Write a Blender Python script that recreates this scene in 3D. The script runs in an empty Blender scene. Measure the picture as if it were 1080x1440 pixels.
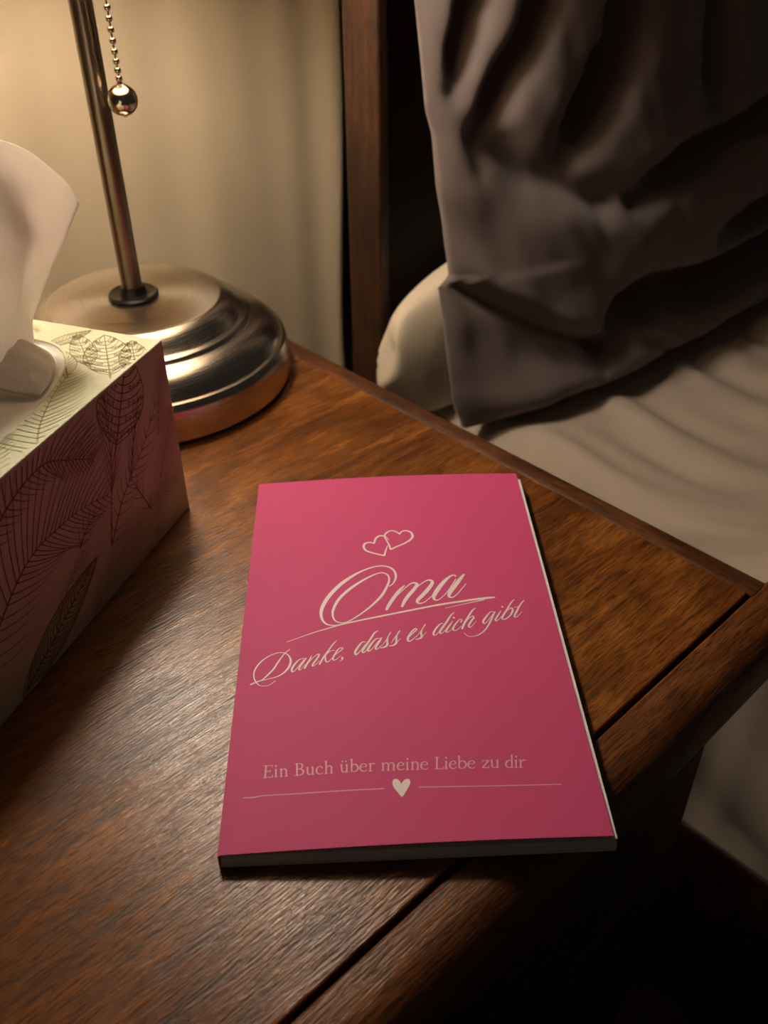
import bpy, bmesh, math, random
from mathutils import Vector, Matrix, noise

# ------------------------------------------------------------------ frame
# World: X runs along the nightstand's front towards the bed, Y runs to the wall,
# Z up from the floor.  (0, 0) is the front corner of the top panel on the bed side.
ZT = 0.60                       # height of the nightstand top
scene = bpy.context.scene
COL = scene.collection

# ------------------------------------------------------------------ camera
cam_data = bpy.data.cameras.new('camera')
cam_data.sensor_fit = 'VERTICAL'
cam_data.sensor_height = 36.0
cam_data.lens = 36.0 * 1317.75 / 1440.0
cam_data.clip_start = 0.01
cam_data.dof.use_dof = True
cam_data.dof.focus_distance = 0.36
cam_data.dof.aperture_fstop = 13.0
cam = bpy.data.objects.new('camera', cam_data)
COL.objects.link(cam)
RIGHT = Vector((0.7226, -0.6912, -0.0090)); UP = Vector((0.4219, 0.4307, 0.7978)); FWD = Vector((0.5476, 0.5803, -0.6029))
m = Matrix.Identity(4)
for i in range(3):
    m[i][0] = RIGHT[i]; m[i][1] = UP[i]; m[i][2] = -FWD[i]
m.translation = Vector((-0.3361, -0.1104, 0.2707 + ZT))
cam.matrix_world = m
scene.camera = cam

# ------------------------------------------------------------------ world and exposure
world = bpy.data.worlds.new('night_room')
scene.world = world
world.use_nodes = True
bg = world.node_tree.nodes['Background']
bg.inputs['Color'].default_value = (1.0, 0.84, 0.66, 1)
bg.inputs['Strength'].default_value = 0.020
vs = scene.view_settings
vs.view_transform = 'Standard'
vs.look = 'None'
vs.exposure = 0.0
vs.gamma = 1.0
vs.use_curve_mapping = False
BULB_STRENGTH = 160.0           # the bedside lamp's bulb is the one light in the room
BULB_COLOR = (1.0, 0.86, 0.70, 1)

# ------------------------------------------------------------------ helpers
def link(o, parent=None):
    COL.objects.link(o)
    if parent is not None:
        o.parent = parent
    return o

def tag(o, label=None, cat=None, group=None, kind=None):
    for k, v in (('label', label), ('category', cat), ('group', group), ('kind', kind)):
        if v:
            o[k] = v
    return o

def mesh_obj(name, verts, faces, mat, parent=None, smooth=True):
    me = bpy.data.meshes.new(name)
    me.from_pydata([tuple(v) for v in verts], [], faces)
    me.update()
    if smooth:
        me.polygons.foreach_set('use_smooth', [True] * len(me.polygons))
    if mat:
        me.materials.append(mat)
    return link(bpy.data.objects.new(name, me), parent)

def bm_obj(name, bm, mat, parent=None, smooth=True):
    bmesh.ops.recalc_face_normals(bm, faces=bm.faces)
    me = bpy.data.meshes.new(name)
    bm.to_mesh(me); bm.free()
    if smooth:
        me.polygons.foreach_set('use_smooth', [True] * len(me.polygons))
    if mat:
        me.materials.append(mat)
    return link(bpy.data.objects.new(name, me), parent)

def empty(name, loc=(0, 0, 0), rz=0.0):
    o = bpy.data.objects.new(name, None)
    o.location = loc; o.rotation_euler = (0, 0, rz); o.empty_display_size = 0.05
    return link(o)

def bevel(o, w, seg=2, angle=35):
    b = o.modifiers.new('bevel', 'BEVEL'); b.width = w; b.segments = seg
    b.limit_method = 'ANGLE'; b.angle_limit = math.radians(angle)
    b.harden_normals = False
    return o

def smooth_angle(o, deg=35):
    me = o.data
    bm = bmesh.new(); bm.from_mesh(me)
    for e in bm.edges:
        e.smooth = not (len(e.link_faces) == 2 and e.calc_face_angle(0) > math.radians(deg))
    bm.to_mesh(me); bm.free()
    return o

def box_obj(name, x0, x1, y0, y1, z0, z1, mat, parent=None, bev=0.0):
    v = [(x, y, z) for z in (z0, z1) for y in (y0, y1) for x in (x0, x1)]
    f = [(0, 2, 3, 1), (4, 5, 7, 6), (0, 1, 5, 4), (2, 6, 7, 3), (0, 4, 6, 2), (1, 3, 7, 5)]
    o = mesh_obj(name, v, f, mat, parent, smooth=False)
    if bev:
        bevel(o, bev)
    return o

def lathe(name, prof, mat, parent=None, n=96, loc=(0, 0, 0), crease=30):
    """prof: list of (r, z) from the axis at the bottom to the axis at the top."""
    bm = bmesh.new(); rings = []
    for r, z in prof:
        if r < 1e-6:
            rings.append([bm.verts.new((0, 0, z))])
        else:
            rings.append([bm.verts.new((r * math.cos(2 * math.pi * i / n), r * math.sin(2 * math.pi * i / n), z)) for i in range(n)])
    for a, b in zip(rings, rings[1:]):
        for i in range(n):
            j = (i + 1) % n
            if len(a) == 1 and len(b) == 1:
                continue
            if len(a) == 1:
                bm.faces.new((a[0], b[i], b[j]))
            elif len(b) == 1:
                bm.faces.new((a[i], a[j], b[0]))
            else:
                bm.faces.new((a[i], a[j], b[j], b[i]))
    o = bm_obj(name, bm, mat, parent)
    o.location = loc
    return smooth_angle(o, crease)

def extrude_profile(name, prof, axis, a0, a1, mat, parent=None, crease=30):
    """closed profile of (p, z); axis 'X': p is Y, runs from X=a0 to a1; axis 'Y': p is X."""
    n = len(prof); v = []
    for a in (a0, a1):
        for p, z in prof:
            v.append((a, p, z) if axis == 'X' else (p, a, z))
    f = [(i, (i + 1) % n, n + (i + 1) % n, n + i) for i in range(n)]
    f += [tuple(range(n))[::-1], tuple(range(n, 2 * n))]
    bm = bmesh.new(); vv = [bm.verts.new(p) for p in v]
    for q in f:
        bm.faces.new([vv[i] for i in q])
    o = bm_obj(name, bm, mat, parent)
    return smooth_angle(o, crease)

def catmull(pts, sub=6):
    """Catmull-Rom through tuples of any length."""
    if len(pts) < 3:
        out = []
        for k in range(sub + 1):
            t = k / sub
            out.append(tuple(a + (b - a) * t for a, b in zip(pts[0], pts[-1])))
        return out
    P = [pts[0]] + list(pts) + [pts[-1]]
    out = []
    for i in range(1, len(P) - 2):
        p0, p1, p2, p3 = P[i - 1], P[i], P[i + 1], P[i + 2]
        for k in range(sub):
            t = k / sub
            out.append(tuple(0.5 * (2 * b + (c - a) * t + (2 * a - 5 * b + 4 * c - d) * t * t + (3 * b - a - 3 * c + d) * t ** 3)
                             for a, b, c, d in zip(p0, p1, p2, p3)))
    out.append(tuple(pts[-1]))
    return out

def ribbon(verts, faces, line, put, cap=True):
    """line: (x, y, width) points in the plane; put maps (x, y) to 3D. Appends a flat inked stroke."""
    base = len(verts); n = len(line)
    if cap and n > 1:                      # rounded ends
        def ext(p, q):
            dx, dy = p[0] - q[0], p[1] - q[1]; L = math.hypot(dx, dy) or 1
            return (p[0] + dx / L * p[2] * 0.35, p[1] + dy / L * p[2] * 0.35, p[2] * 0.5)
        line = [ext(line[0], line[1])] + list(line) + [ext(line[-1], line[-2])]
        n = len(line)
    for i, (x, y, w) in enumerate(line):
        a = line[max(i - 1, 0)]; b = line[min(i + 1, n - 1)]
        dx, dy = b[0] - a[0], b[1] - a[1]; L = math.hypot(dx, dy) or 1
        nx, ny = -dy / L * w / 2, dx / L * w / 2
        verts.append(put(x + nx, y + ny)); verts.append(put(x - nx, y - ny))
    for i in range(n - 1):
        k = base + 2 * i
        faces.append((k, k + 1, k + 3, k + 2))

def sstep(a, b, x):
    t = min(max((x - a) / (b - a), 0.0), 1.0)
    return t * t * (3 - 2 * t)

def poly_dist(px, pz, line):
    best = 1e9; bt = 0; acc = 0; tot = 0; segs = []
    for (x0, z0), (x1, z1) in zip(line, line[1:]):
        L = math.hypot(x1 - x0, z1 - z0); segs.append((x0, z0, x1, z1, L)); tot += L
    for x0, z0, x1, z1, L in segs:
        t = ((px - x0) * (x1 - x0) + (pz - z0) * (z1 - z0)) / (L * L)
        t = min(max(t, 0), 1)
        d = math.hypot(px - x0 - t * (x1 - x0), pz - z0 - t * (z1 - z0))
        if d < best:
            best = d; bt = (acc + t * L) / tot
        acc += L
    return best, bt

# ------------------------------------------------------------------ materials
def new_mat(name):
    mt = bpy.data.materials.new(name); mt.use_nodes = True
    nt = mt.node_tree
    return mt, nt, nt.nodes['Principled BSDF']

def nd(nt, kind, **inputs):
    n = nt.nodes.new(kind)
    for k, v in inputs.items():
        n.inputs[k.replace('_', ' ')].default_value = v
    return n

def ramp(nt, fac, stops):
    r = nt.nodes.new('ShaderNodeValToRGB')
    el = r.color_ramp.elements
    while len(el) < len(stops):
        el.new(0.5)
    for e, (p, c) in zip(el, stops):
        e.position = p; e.color = (*c, 1) if len(c) == 3 else c
    nt.links.new(fac, r.inputs['Fac'])
    return r.outputs['Color']

def plain(name, color, rough=0.5, metal=0.0, spec=0.5, **kw):
    mt, nt, b = new_mat(name)
    b.inputs['Base Color'].default_value = (*color, 1)
    b.inputs['Roughness'].default_value = rough
    b.inputs['Metallic'].default_value = metal
    b.inputs['Specular IOR Level'].default_value = spec
    for k, v in kw.items():
        b.inputs[k.replace('_', ' ')].default_value = v
    return mt

def noise_map(nt, scale, nscale, detail=4, rough=0.55, dist=0.0, rot=0.0):
    tc = nt.nodes.new('ShaderNodeTexCoord'); mp = nt.nodes.new('ShaderNodeMapping')
    mp.inputs['Scale'].default_value = scale; mp.inputs['Rotation'].default_value = (0, 0, rot)
    n = nt.nodes.new('ShaderNodeTexNoise')
    n.inputs['Scale'].default_value = nscale; n.inputs['Detail'].default_value = detail
    n.inputs['Roughness'].default_value = rough; n.inputs['Distortion'].default_value = dist
    nt.links.new(tc.outputs['Object'], mp.inputs['Vector']); nt.links.new(mp.outputs['Vector'], n.inputs['Vector'])
    return n.outputs['Fac']

def mixc(nt, a, b, fac, mode='MIX'):
    mx = nt.nodes.new('ShaderNodeMix'); mx.data_type = 'RGBA'; mx.blend_type = mode
    for s, v in ((0, fac), (6, a), (7, b)):
        if hasattr(v, 'is_output'):
            nt.links.new(v, mx.inputs[s])
        else:
            mx.inputs[s].default_value = v if s == 0 else (*v, 1)
    return mx.outputs[2]

def bump(nt, b, height, strength, dist):
    bp = nt.nodes.new('ShaderNodeBump')
    bp.inputs['Strength'].default_value = strength; bp.inputs['Distance'].default_value = dist
    nt.links.new(height, bp.inputs['Height'])
    nt.links.new(bp.outputs['Normal'], b.inputs['Normal'])
    return bp

def wood(name, along='X', dark=(0.115, 0.034, 0.007), mid=(0.255, 0.088, 0.017), light=(0.42, 0.168, 0.037), rough=0.27, relief=1.0):
    mt, nt, b = new_mat(name)
    def sc(a, c):
        return (a, c, c) if along == 'X' else (c, a, c) if along == 'Y' else (c, c, a)
    figure = noise_map(nt, sc(9, 22), 1.0, 3, 0.6, 1.2)        # mottled figure of the veneer
    grain = noise_map(nt, sc(18, 210), 1.0, 6, 0.65, 0.6)      # long grain
    pores = noise_map(nt, sc(120, 1100), 1.0, 3, 0.6, 0.3)       # short open pores
    c1 = ramp(nt, figure, [(0.30, dark), (0.52, mid), (0.74, light)])
    c2 = ramp(nt, grain, [(0.32, (0.42, 0.36, 0.32)), (0.62, (1.12, 1.12, 1.12))])
    c3 = ramp(nt, pores, [(0.38, (0.34, 0.29, 0.27)), (0.52, (1, 1, 1))])
    c = mixc(nt, c1, c2, 1.0, 'MULTIPLY'); c = mixc(nt, c, c3, 0.8, 'MULTIPLY')
    nt.links.new(c, b.inputs['Base Color'])
    r = ramp(nt, grain, [(0.3, (rough + 0.10,) * 3), (0.7, (rough - 0.03,) * 3)])
    nt.links.new(r, b.inputs['Roughness'])
    b.inputs['Specular IOR Level'].default_value = 0.5
    h = mixc(nt, grain, pores, 0.6)
    bump(nt, b, h, 0.6 * relief, 0.0007)
    return mt

def cloth(name, color, rough=0.9, weave=900, relief=0.25, sheen=0.3, mottled=0.08, sss=0.0):
    mt, nt, b = new_mat(name)
    n = noise_map(nt, (1, 1, 1), 14, 3)
    lo = tuple(c * (1 - mottled) for c in color); hi = tuple(c * (1 + mottled) for c in color)
    nt.links.new(ramp(nt, n, [(0.3, lo), (0.7, hi)]), b.inputs['Base Color'])
    b.inputs['Roughness'].default_value = rough
    b.inputs['Specular IOR Level'].default_value = 0.15
    b.inputs['Sheen Weight'].default_value = sheen * 0.4
    w = noise_map(nt, (1, 1, 1), weave, 2)
    bump(nt, b, w, relief, 0.0004)
    return mt

M = {}
M['wood_x'] = wood('wood_veneer_across', 'X')
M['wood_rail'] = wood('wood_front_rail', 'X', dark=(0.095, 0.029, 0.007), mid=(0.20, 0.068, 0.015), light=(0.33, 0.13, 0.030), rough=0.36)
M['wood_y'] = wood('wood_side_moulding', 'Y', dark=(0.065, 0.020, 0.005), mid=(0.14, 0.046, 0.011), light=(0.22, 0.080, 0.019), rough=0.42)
M['wood_z'] = wood('wood_headboard', 'Z', dark=(0.030, 0.010, 0.003), mid=(0.055, 0.020, 0.006), light=(0.085, 0.031, 0.008), rough=0.5)
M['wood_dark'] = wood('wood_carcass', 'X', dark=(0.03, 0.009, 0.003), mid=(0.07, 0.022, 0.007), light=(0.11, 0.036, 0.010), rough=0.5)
M['panel'] = plain('shade_darkened_headboard_panel', (0.012, 0.006, 0.004), 0.6, 0.0, 0.2)  # shade on the headboard's unlit front put into the colour as near black
M['wall'] = cloth('painted_wall', (0.50, 0.44, 0.35), 0.9, 300, 0.15, 0.0, 0.04)
M['floor'] = wood('floor_boards', 'Y', dark=(0.04, 0.018, 0.008), mid=(0.08, 0.035, 0.014), light=(0.12, 0.055, 0.022), rough=0.5)
M['curtain'] = cloth('curtain_fabric', (0.80, 0.66, 0.455), 0.95, 1400, 0.2, 0.2, 0.03)
M['sheet'] = cloth('sheet_cotton', (0.50, 0.42, 0.345), 0.9, 1500, 0.2, 0.3, 0.03)
M['white_case'] = cloth('white_pillowcase', (0.72, 0.63, 0.49), 0.9, 1500, 0.2, 0.3, 0.03)
M['grey_case'] = cloth('taupe_grey_pillowcase', (0.190, 0.150, 0.140), 0.8, 1500, 0.2, 0.5, 0.05)

# ------------------------------------------------------------------ the room
tag(box_obj('floor', -2.2, 2.6, -2.6, 0.72, -0.05, 0.0, M['floor']), 'dark wooden floor under the bed and nightstand', 'floor', kind='structure')
tag(box_obj('wall_back', -2.2, 2.6, 0.72, 0.82, 0.0, 2.5, M['wall']), 'plain pale wall behind the curtain', 'wall', kind='structure')

# curtain: hangs just clear of the wall, its free edge ends beside the headboard
def curtain_y(x, z):
    return (0.620 + 0.006 * math.sin(x * 19 + 0.9 + 0.5 * math.sin(z * 3.1)) + 0.0016 * math.sin(x * 67 + 1.4 * math.sin(z * 2.0 + 1))
            + 0.0005 * math.sin(x * 121 + z * 2) - 0.016 * math.exp(-((x - 0.288) / 0.022) ** 2))
cv, cf = [], []
NX, NZ = 260, 60
for j in range(NZ + 1):
    z = 0.04 + (1.75 - 0.04) * j / NZ
    xr = 0.289 + 0.007 * math.sin((z - 0.6) * 11 + 0.6)
    for i in range(NX + 1):
        x = -0.95 + (xr + 0.95) * i / NX
        cv.append((x, curtain_y(x, z), z))
for j in range(NZ):
    for i in range(NX):
        k = j * (NX + 1) + i
        cf.append((k, k + 1, k + NX + 2, k + NX + 1))
cur = mesh_obj('curtain', cv, cf, M['curtain'])
sol = cur.modifiers.new('thick', 'SOLIDIFY'); sol.thickness = 0.0012; sol.offset = 1
tag(cur, 'cream curtain hanging in soft folds behind the lamp', 'curtain')

# ------------------------------------------------------------------ nightstand
XI = -0.0185            # inner line of the side moulding on the bed side
XL = -0.535             # left end of the top panel
YB = 0.480              # back of the top
ns = empty('nightstand', (-0.27, 0.23, 0.0))
tag(ns, 'dark stained wooden nightstand carrying the lamp and the pink book', 'nightstand')
nsx, nsy = -0.27, 0.23
def NS(o):
    o.parent = ns; o.location = (-nsx, -nsy, 0); return o
NS(box_obj('top_panel', XL, XI, 0.0, YB, ZT - 0.020, ZT, M['wood_x'], None, 0.0007))
# rounded front rail, a narrow open joint away from the panel
prof = [(-0.0020, -0.024), (-0.0020, -0.0012), (-0.0028, -0.0006), (-0.0110, -0.0008)]
for k in range(1, 13):
    a = math.radians(90 - 150 * k / 12)
    prof.append((-0.0110 - 0.0145 * math.cos(a), -0.0158 + 0.0150 * math.sin(a)))
prof.append((-0.0110, -0.0295))
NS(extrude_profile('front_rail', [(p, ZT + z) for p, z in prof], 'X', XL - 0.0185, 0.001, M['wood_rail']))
# side mouldings: step down from the panel and roll over to the outside
def side_prof(sign, x):
    pr = [(0.0, -0.022), (0.0, -0.0008), (0.0012, -0.0004), (0.0060, -0.0005)]
    for k in range(1, 9):
        a = math.radians(90 - 105 * k / 8)
        pr.append((0.0060 + 0.0130 * math.cos(a), -0.0124 + 0.0120 * math.sin(a)))
    pr.append((0.0150, -0.022))
    return [(x + sign * p, ZT + z) for p, z in pr]
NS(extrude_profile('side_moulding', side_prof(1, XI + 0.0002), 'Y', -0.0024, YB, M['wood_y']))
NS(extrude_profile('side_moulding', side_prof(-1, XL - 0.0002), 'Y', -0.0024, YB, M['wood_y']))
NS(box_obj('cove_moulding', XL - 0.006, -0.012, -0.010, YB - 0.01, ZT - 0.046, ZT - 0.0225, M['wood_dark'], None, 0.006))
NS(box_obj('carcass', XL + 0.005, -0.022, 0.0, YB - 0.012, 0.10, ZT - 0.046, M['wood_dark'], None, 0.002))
NS(box_obj('drawer_front', XL + 0.03, -0.045, -0.012, 0.0, ZT - 0.20, ZT - 0.062, M['wood_dark'], None, 0.004))
for x in (XL + 0.03, -0.047):
    for y in (0.025, YB - 0.037):
        NS(box_obj('leg', x - 0.02, x + 0.02, y - 0.02, y + 0.02, 0.0, 0.10, M['wood_dark'], None, 0.003))

# ------------------------------------------------------------------ bed
BX = 0.100              # side of the bed facing the nightstand
bed = empty('bed', (0.8, -0.6, 0.0))
tag(bed, 'dark wooden bed with a tall plain headboard beside the nightstand', 'bed')
def BD(o):
    o.parent = bed; o.location = (-0.8, 0.6, 0); return o
BD(box_obj('headboard_panel', BX + 0.010, 1.492, 0.358, 0.381, 0.16, ZT + 0.50, M['panel'], None, 0.002))
BD(box_obj('headboard_post', BX, BX + 0.010, 0.353, 0.386, 0.0, ZT + 0.55, M['wood_z'], None, 0.002))
BD(box_obj('headboard_post', 1.492, 1.502, 0.353, 0.386, 0.0, ZT + 0.55, M['wood_z'], None, 0.002))
BD(box_obj('side_rail', BX + 0.002, BX + 0.030, -1.62, 0.353, 0.13, 0.272, M['wood_dark'], None, 0.004))
BD(box_obj('side_rail', 1.472, 1.50, -1.62, 0.353, 0.13, 0.272, M['wood_dark'], None, 0.004))
BD(box_obj('slat_base', BX + 0.030, 1.472, -1.62, 0.353, 0.24, 0.272, M['wood_dark']))
BD(box_obj('footboard', BX, 1.502, -1.655, -1.62, 0.0, 0.42, M['wood_dark'], None, 0.004))

# mattress in a rumpled sheet: a profile across the bed's edge swept along the bed
ZM = ZT - 0.100
RM = 0.050
prof = []
for k in range(12):
    prof.append((BX + 0.004, 0.273 + (ZM - RM - 0.273) * k / 12, -1.0, 0.0))
for k in range(17):
    a = math.pi / 2 * k / 16
    prof.append((BX + 0.004 + RM - RM * math.cos(a), ZM - RM + RM * math.sin(a), -math.cos(a), math.sin(a)))
for k in range(1, 90):
    prof.append((BX + 0.004 + RM + 0.0065 * k, ZM, 0.0, 1.0))
prof += [(0.8, ZM, 0, 1), (1.1, ZM, 0, 1), (1.44, ZM, 0, 1), (1.485, ZM - 0.015, 0.7, 0.7), (1.495, ZM - 0.06, 1, 0), (1.495, 0.273, 1, 0)]
def sheet_fold(x, y, z):
    # gathers pulled out from under the pillow, fading down the bed
    w = x - 0.30 * (0.2 - y) + 0.030 * math.sin(y * 16)
    g = math.exp(-((y - 0.15) / 0.12) ** 2) if y < 0.15 else 1.0
    g = 0.30 + 0.70 * g
    r = math.sin(w * 150 + 0.6 * math.sin(y * 20)) * 0.5 + math.sin(w * 88 + 1.0) * 0.8 + math.sin(w * 230 + y * 30) * 0.18
    h = 0.0042 * g * r
    h += 0.006 * noise.noise(Vector((x * 9, y * 7, z * 9)))
    h *= 1 - 0.9 * sstep(0.20, 0.26, y)     # pressed flat under the pillows
    s = (ZM - z) / 0.2                     # long slack folds down the side
    if s > 0.1:
        h += 0.006 * min(s, 1) * math.sin(y * 34 + 9 * s + 0.8)
    return h
ys = [-1.615 + 1.2 * k / 40 for k in range(40)] + [-0.415 + 0.765 * k / 190 for k in range(191)]
mv, mf = [], []
for y in ys:
    for x, z, nx, nz in prof:
        h = sheet_fold(x, y, z) if x < 0.78 and z > 0.28 else 0.0
        e = sstep(0.349, 0.33, y)
        mv.append((x + nx * (h * e - 0.004 * (1 - e)), y, z + nz * (h * e - 0.02 * (1 - e))))
n = len(prof)
for j in range(len(ys) - 1):
    for i in range(n - 1):
        k = j * n + i
        mf.append((k, k + n, k + n + 1, k + 1))
mf.append(tuple(range(n))); mf.append(tuple(range((len(ys) - 1) * n, len(ys) * n))[::-1])
mf += [(0, n - 1, (len(ys) - 1) * n + n - 1, (len(ys) - 1) * n)]
tag(mesh_obj('mattress', mv, mf, M['sheet']), 'mattress covered by a rumpled pale beige sheet below the pillows', 'mattress')

# ------------------------------------------------------------------ pillows
def spow(c, e):
    return math.copysign(abs(c) ** e, c)
# white pillow: squashed against the headboard, a bulging end shows past the grey one
wv, wf = [], []
NA, NB = 96, 64
wc = Vector((0.412, 0.3225, ZM + 0.052))
for j in range(NB + 1):
    ph = -math.pi / 2 + math.pi * j / NB
    for i in range(NA):
        th = 2 * math.pi * i / NA
        cx = spow(math.cos(ph), 0.55) * spow(math.cos(th), 0.42)
        cy = spow(math.cos(ph), 0.55) * spow(math.sin(th), 0.9)
        cz = spow(math.sin(ph), 0.80)
        if cz < 0:
            cx = spow(math.cos(ph), 0.12) * spow(math.cos(th), 0.42); cy = spow(math.cos(ph), 0.12) * spow(math.sin(th), 0.9)
        p = Vector((cx * 0.343, cy * 0.026, cz * 0.066))
        q = 0.010 * noise.noise(Vector((p.x * 9, p.y * 20, p.z * 22))) + 0.0025 * noise.noise(Vector((p.x * 50, p.y * 60, p.z * 70)))
        q += 0.0045 * math.sin(p.y * 190 + 1.5 + 22 * p.z) * sstep(0.80, 1.0, abs(cx)) + 0.004 * math.sin(p.z * 95 - p.y * 120 + 0.7)
        p.x += math.copysign(q, -cx) * min(1, abs(cx)); p.z += 0.35 * q
        p.y = max(min(p.y, 0.028), -0.028)
        p.z = max(p.z, -0.047)
        wv.append(wc + p)
for j in range(NB):
    for i in range(NA):
        a = j * NA + i; b = j * NA + (i + 1) % NA
        wf.append((a, b, b + NA, a + NA))
tag(mesh_obj('pillow', wv, wf, M['white_case']), 'white pillow wedged low between the headboard and the grey pillow', 'pillow', 'pillows on the bed')

# grey pillow: leans on the headboard, deep creases in the case
CREASE = [  # (points in X, height above the table top), depth, width
    ([(0.222, -0.058), (0.241, -0.034), (0.288, -0.033), (0.354, -0.046), (0.421, -0.044), (0.60, -0.038)], 0.040, 0.0135),
    ([(0.112, 0.018), (0.130, 0.000), (0.165, -0.024), (0.229, -0.058)], 0.012, 0.0055),
    ([(0.112, 0.132), (0.122, 0.158), (0.130, 0.175), (0.142, 0.200), (0.160, 0.25)], 0.020, 0.0085),
    ([(0.128, 0.104), (0.146, 0.132), (0.166, 0.157), (0.182, 0.190), (0.20, 0.25)], 0.022, 0.0100),
    ([(0.190, 0.088), (0.224, 0.115), (0.244, 0.146), (0.250, 0.180), (0.262, 0.26)], 0.034, 0.0140),
    ([(0.354, 0.092), (0.350, 0.132), (0.349, 0.165), (0.36, 0.25)], 0.026, 0.0130),
    ([(0.250, 0.048), (0.309, 0.057), (0.378, 0.063), (0.46, 0.074), (0.60, 0.09)], 0.028, 0.0110),
    ([(0.370, -0.006), (0.477, -0.002), (0.60, 0.01)], 0.026, 0.0100),
    ([(0.132, 0.108), (0.165, 0.078), (0.219, 0.047)], 0.013, 0.0100),
    ([(0.116, 0.085), (0.135, 0.088), (0.174, 0.060)], 0.004, 0.0120),
    ([(0.114, 0.150), (0.117, 0.163), (0.121, 0.180)], 0.004, 0.0045),
    ([(0.205, 0.105), (0.214, 0.135), (0.228, 0.165)], 0.006, 0.0045),
    ([(0.262, -0.062), (0.285, -0.070), (0.300, -0.082)], 0.006, 0.0050),
    ([(0.290, -0.052), (0.303, -0.064), (0.320, -0.078)], 0.005, 0.0045),
]
HANG = [(0.098, 0.026), (0.112, 0.012), (0.130, -0.003), (0.165, -0.026), (0.229, -0.060)]
def hang_z(x):
    for (x0, z0), (x1, z1) in zip(HANG, HANG[1:]):
        if x <= x1:
            return z0 + (z1 - z0) * (x - x0) / (x1 - x0)
    return -1.0
LEFT = [(-0.100, 0.108), (-0.065, 0.100), (-0.030, 0.098), (0.012, 0.096), (0.019, 0.106), (0.050, 0.104), (0.080, 0.101), (0.105, 0.101), (0.125, 0.097), (0.190, 0.096), (0.40, 0.100)]
def left_edge(h):
    for (h0, x0), (h1, x1) in zip(LEFT, LEFT[1:]):
        if h <= h1:
            return x0 + (x1 - x0) * sstep(h0, h1, h)
    return LEFT[-1][1]
def edge_y(h):
    return 0.275 + 0.15 * (h + 0.1)
def front_y(x, h, xl):
    d = max(x - xl, 0)
    y = edge_y(h) - 0.050 * (1 - math.exp(-max(x - 0.097, 0) / 0.085)) - 0.004 * (1 - math.exp(-d / 0.006))
    y -= 0.016 * math.exp(-((h + 0.083) / 0.022) ** 2) * sstep(0.0, 0.06, d)       # bottom lip pushed out on the sheet
    y -= 0.010 * math.exp(-((h - 0.022) / 0.052) ** 2) * sstep(0.02, 0.10, d)      # slump above the cleft
    f = sstep(0.0, 0.02, d)
    for pts, dep, wid in CREASE:
        dist, t = poly_dist(x, h, pts)
        if dist < wid * 3:
            end = 0.35 + 0.65 * sstep(0.0, 0.18, t)
            y += dep * end * math.exp(-(dist / wid) ** 2) * (0.3 + 0.7 * f)
    # the slumped upper part hangs over the hem below the long diagonal crease
    dist, t = poly_dist(x, h, HANG)
    if t < 0.999 and h < hang_z(x):
        y += 0.011 * f * math.exp(-dist / 0.030) * sstep(0.0, 0.0025, dist)
    elif t < 0.999:
        y -= 0.006 * f * math.exp(-(dist / 0.016) ** 2) * sstep(0.0, 0.0025, dist)
    y += 0.0022 * noise.noise(Vector((x * 60 + h * 25, h * 34, 0.3))) + 0.004 * noise.noise(Vector((x * 20, h * 16, 1.7)))
    return y
xs = [k / 190 for k in range(191)]
H0, H1, NH = -0.0935, 0.36, 210
gv, gf = [], []
for j in range(NH + 1):
    t = j / NH
    h = H0 + (H1 - H0) * t
    xl = left_edge(h); xr = 0.74
    tuck = math.exp(-(h - H0) / 0.010)                       # bottom seam tucks under
    top = sstep(H1 - 0.05, H1, h)
    for s in xs:
        x = xl + (xr - xl) * (s ** 1.25)
        yf = front_y(x, h, xl)
        yf = yf + (edge_y(h) - 0.004 - yf) * max(0.55 * tuck, top, sstep(0.93, 1.0, s))
        gv.append((x, yf, ZT + h))
nf = len(gv); W = len(xs)
for j in range(NH + 1):
    h = H0 + (H1 - H0) * j / NH
    xl = left_edge(h); xr = 0.74
    for s in xs:
        x = xl + (xr - xl) * (s ** 1.25)
        yb = edge_y(h) + 0.006 * min(1, (x - xl) / 0.03) * min(1, (xr - x) / 0.03)
        gv.append((x, yb, ZT + h))
for j in range(NH):
    for i in range(W - 1):
        k = j * W + i
        gf.append((k, k + 1, k + W + 1, k + W))
        gf.append((nf + k, nf + k + W, nf + k + W + 1, nf + k + 1))
for j in range(NH):
    a = j * W; gf.append((a, a + W, nf + a + W, nf + a))
    b = j * W + W - 1; gf.append((b, nf + b, nf + b + W, b + W))
for i in range(W - 1):
    gf.append((i, nf + i, nf + i + 1, i + 1))
    k = NH * W + i; gf.append((k, k + 1, nf + k + 1, nf + k))
tag(mesh_obj('pillow', gv, gf, M['grey_case']), 'dark taupe grey pillow with deep creases leaning on the headboard', 'pillow', 'pillows on the bed')

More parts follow.
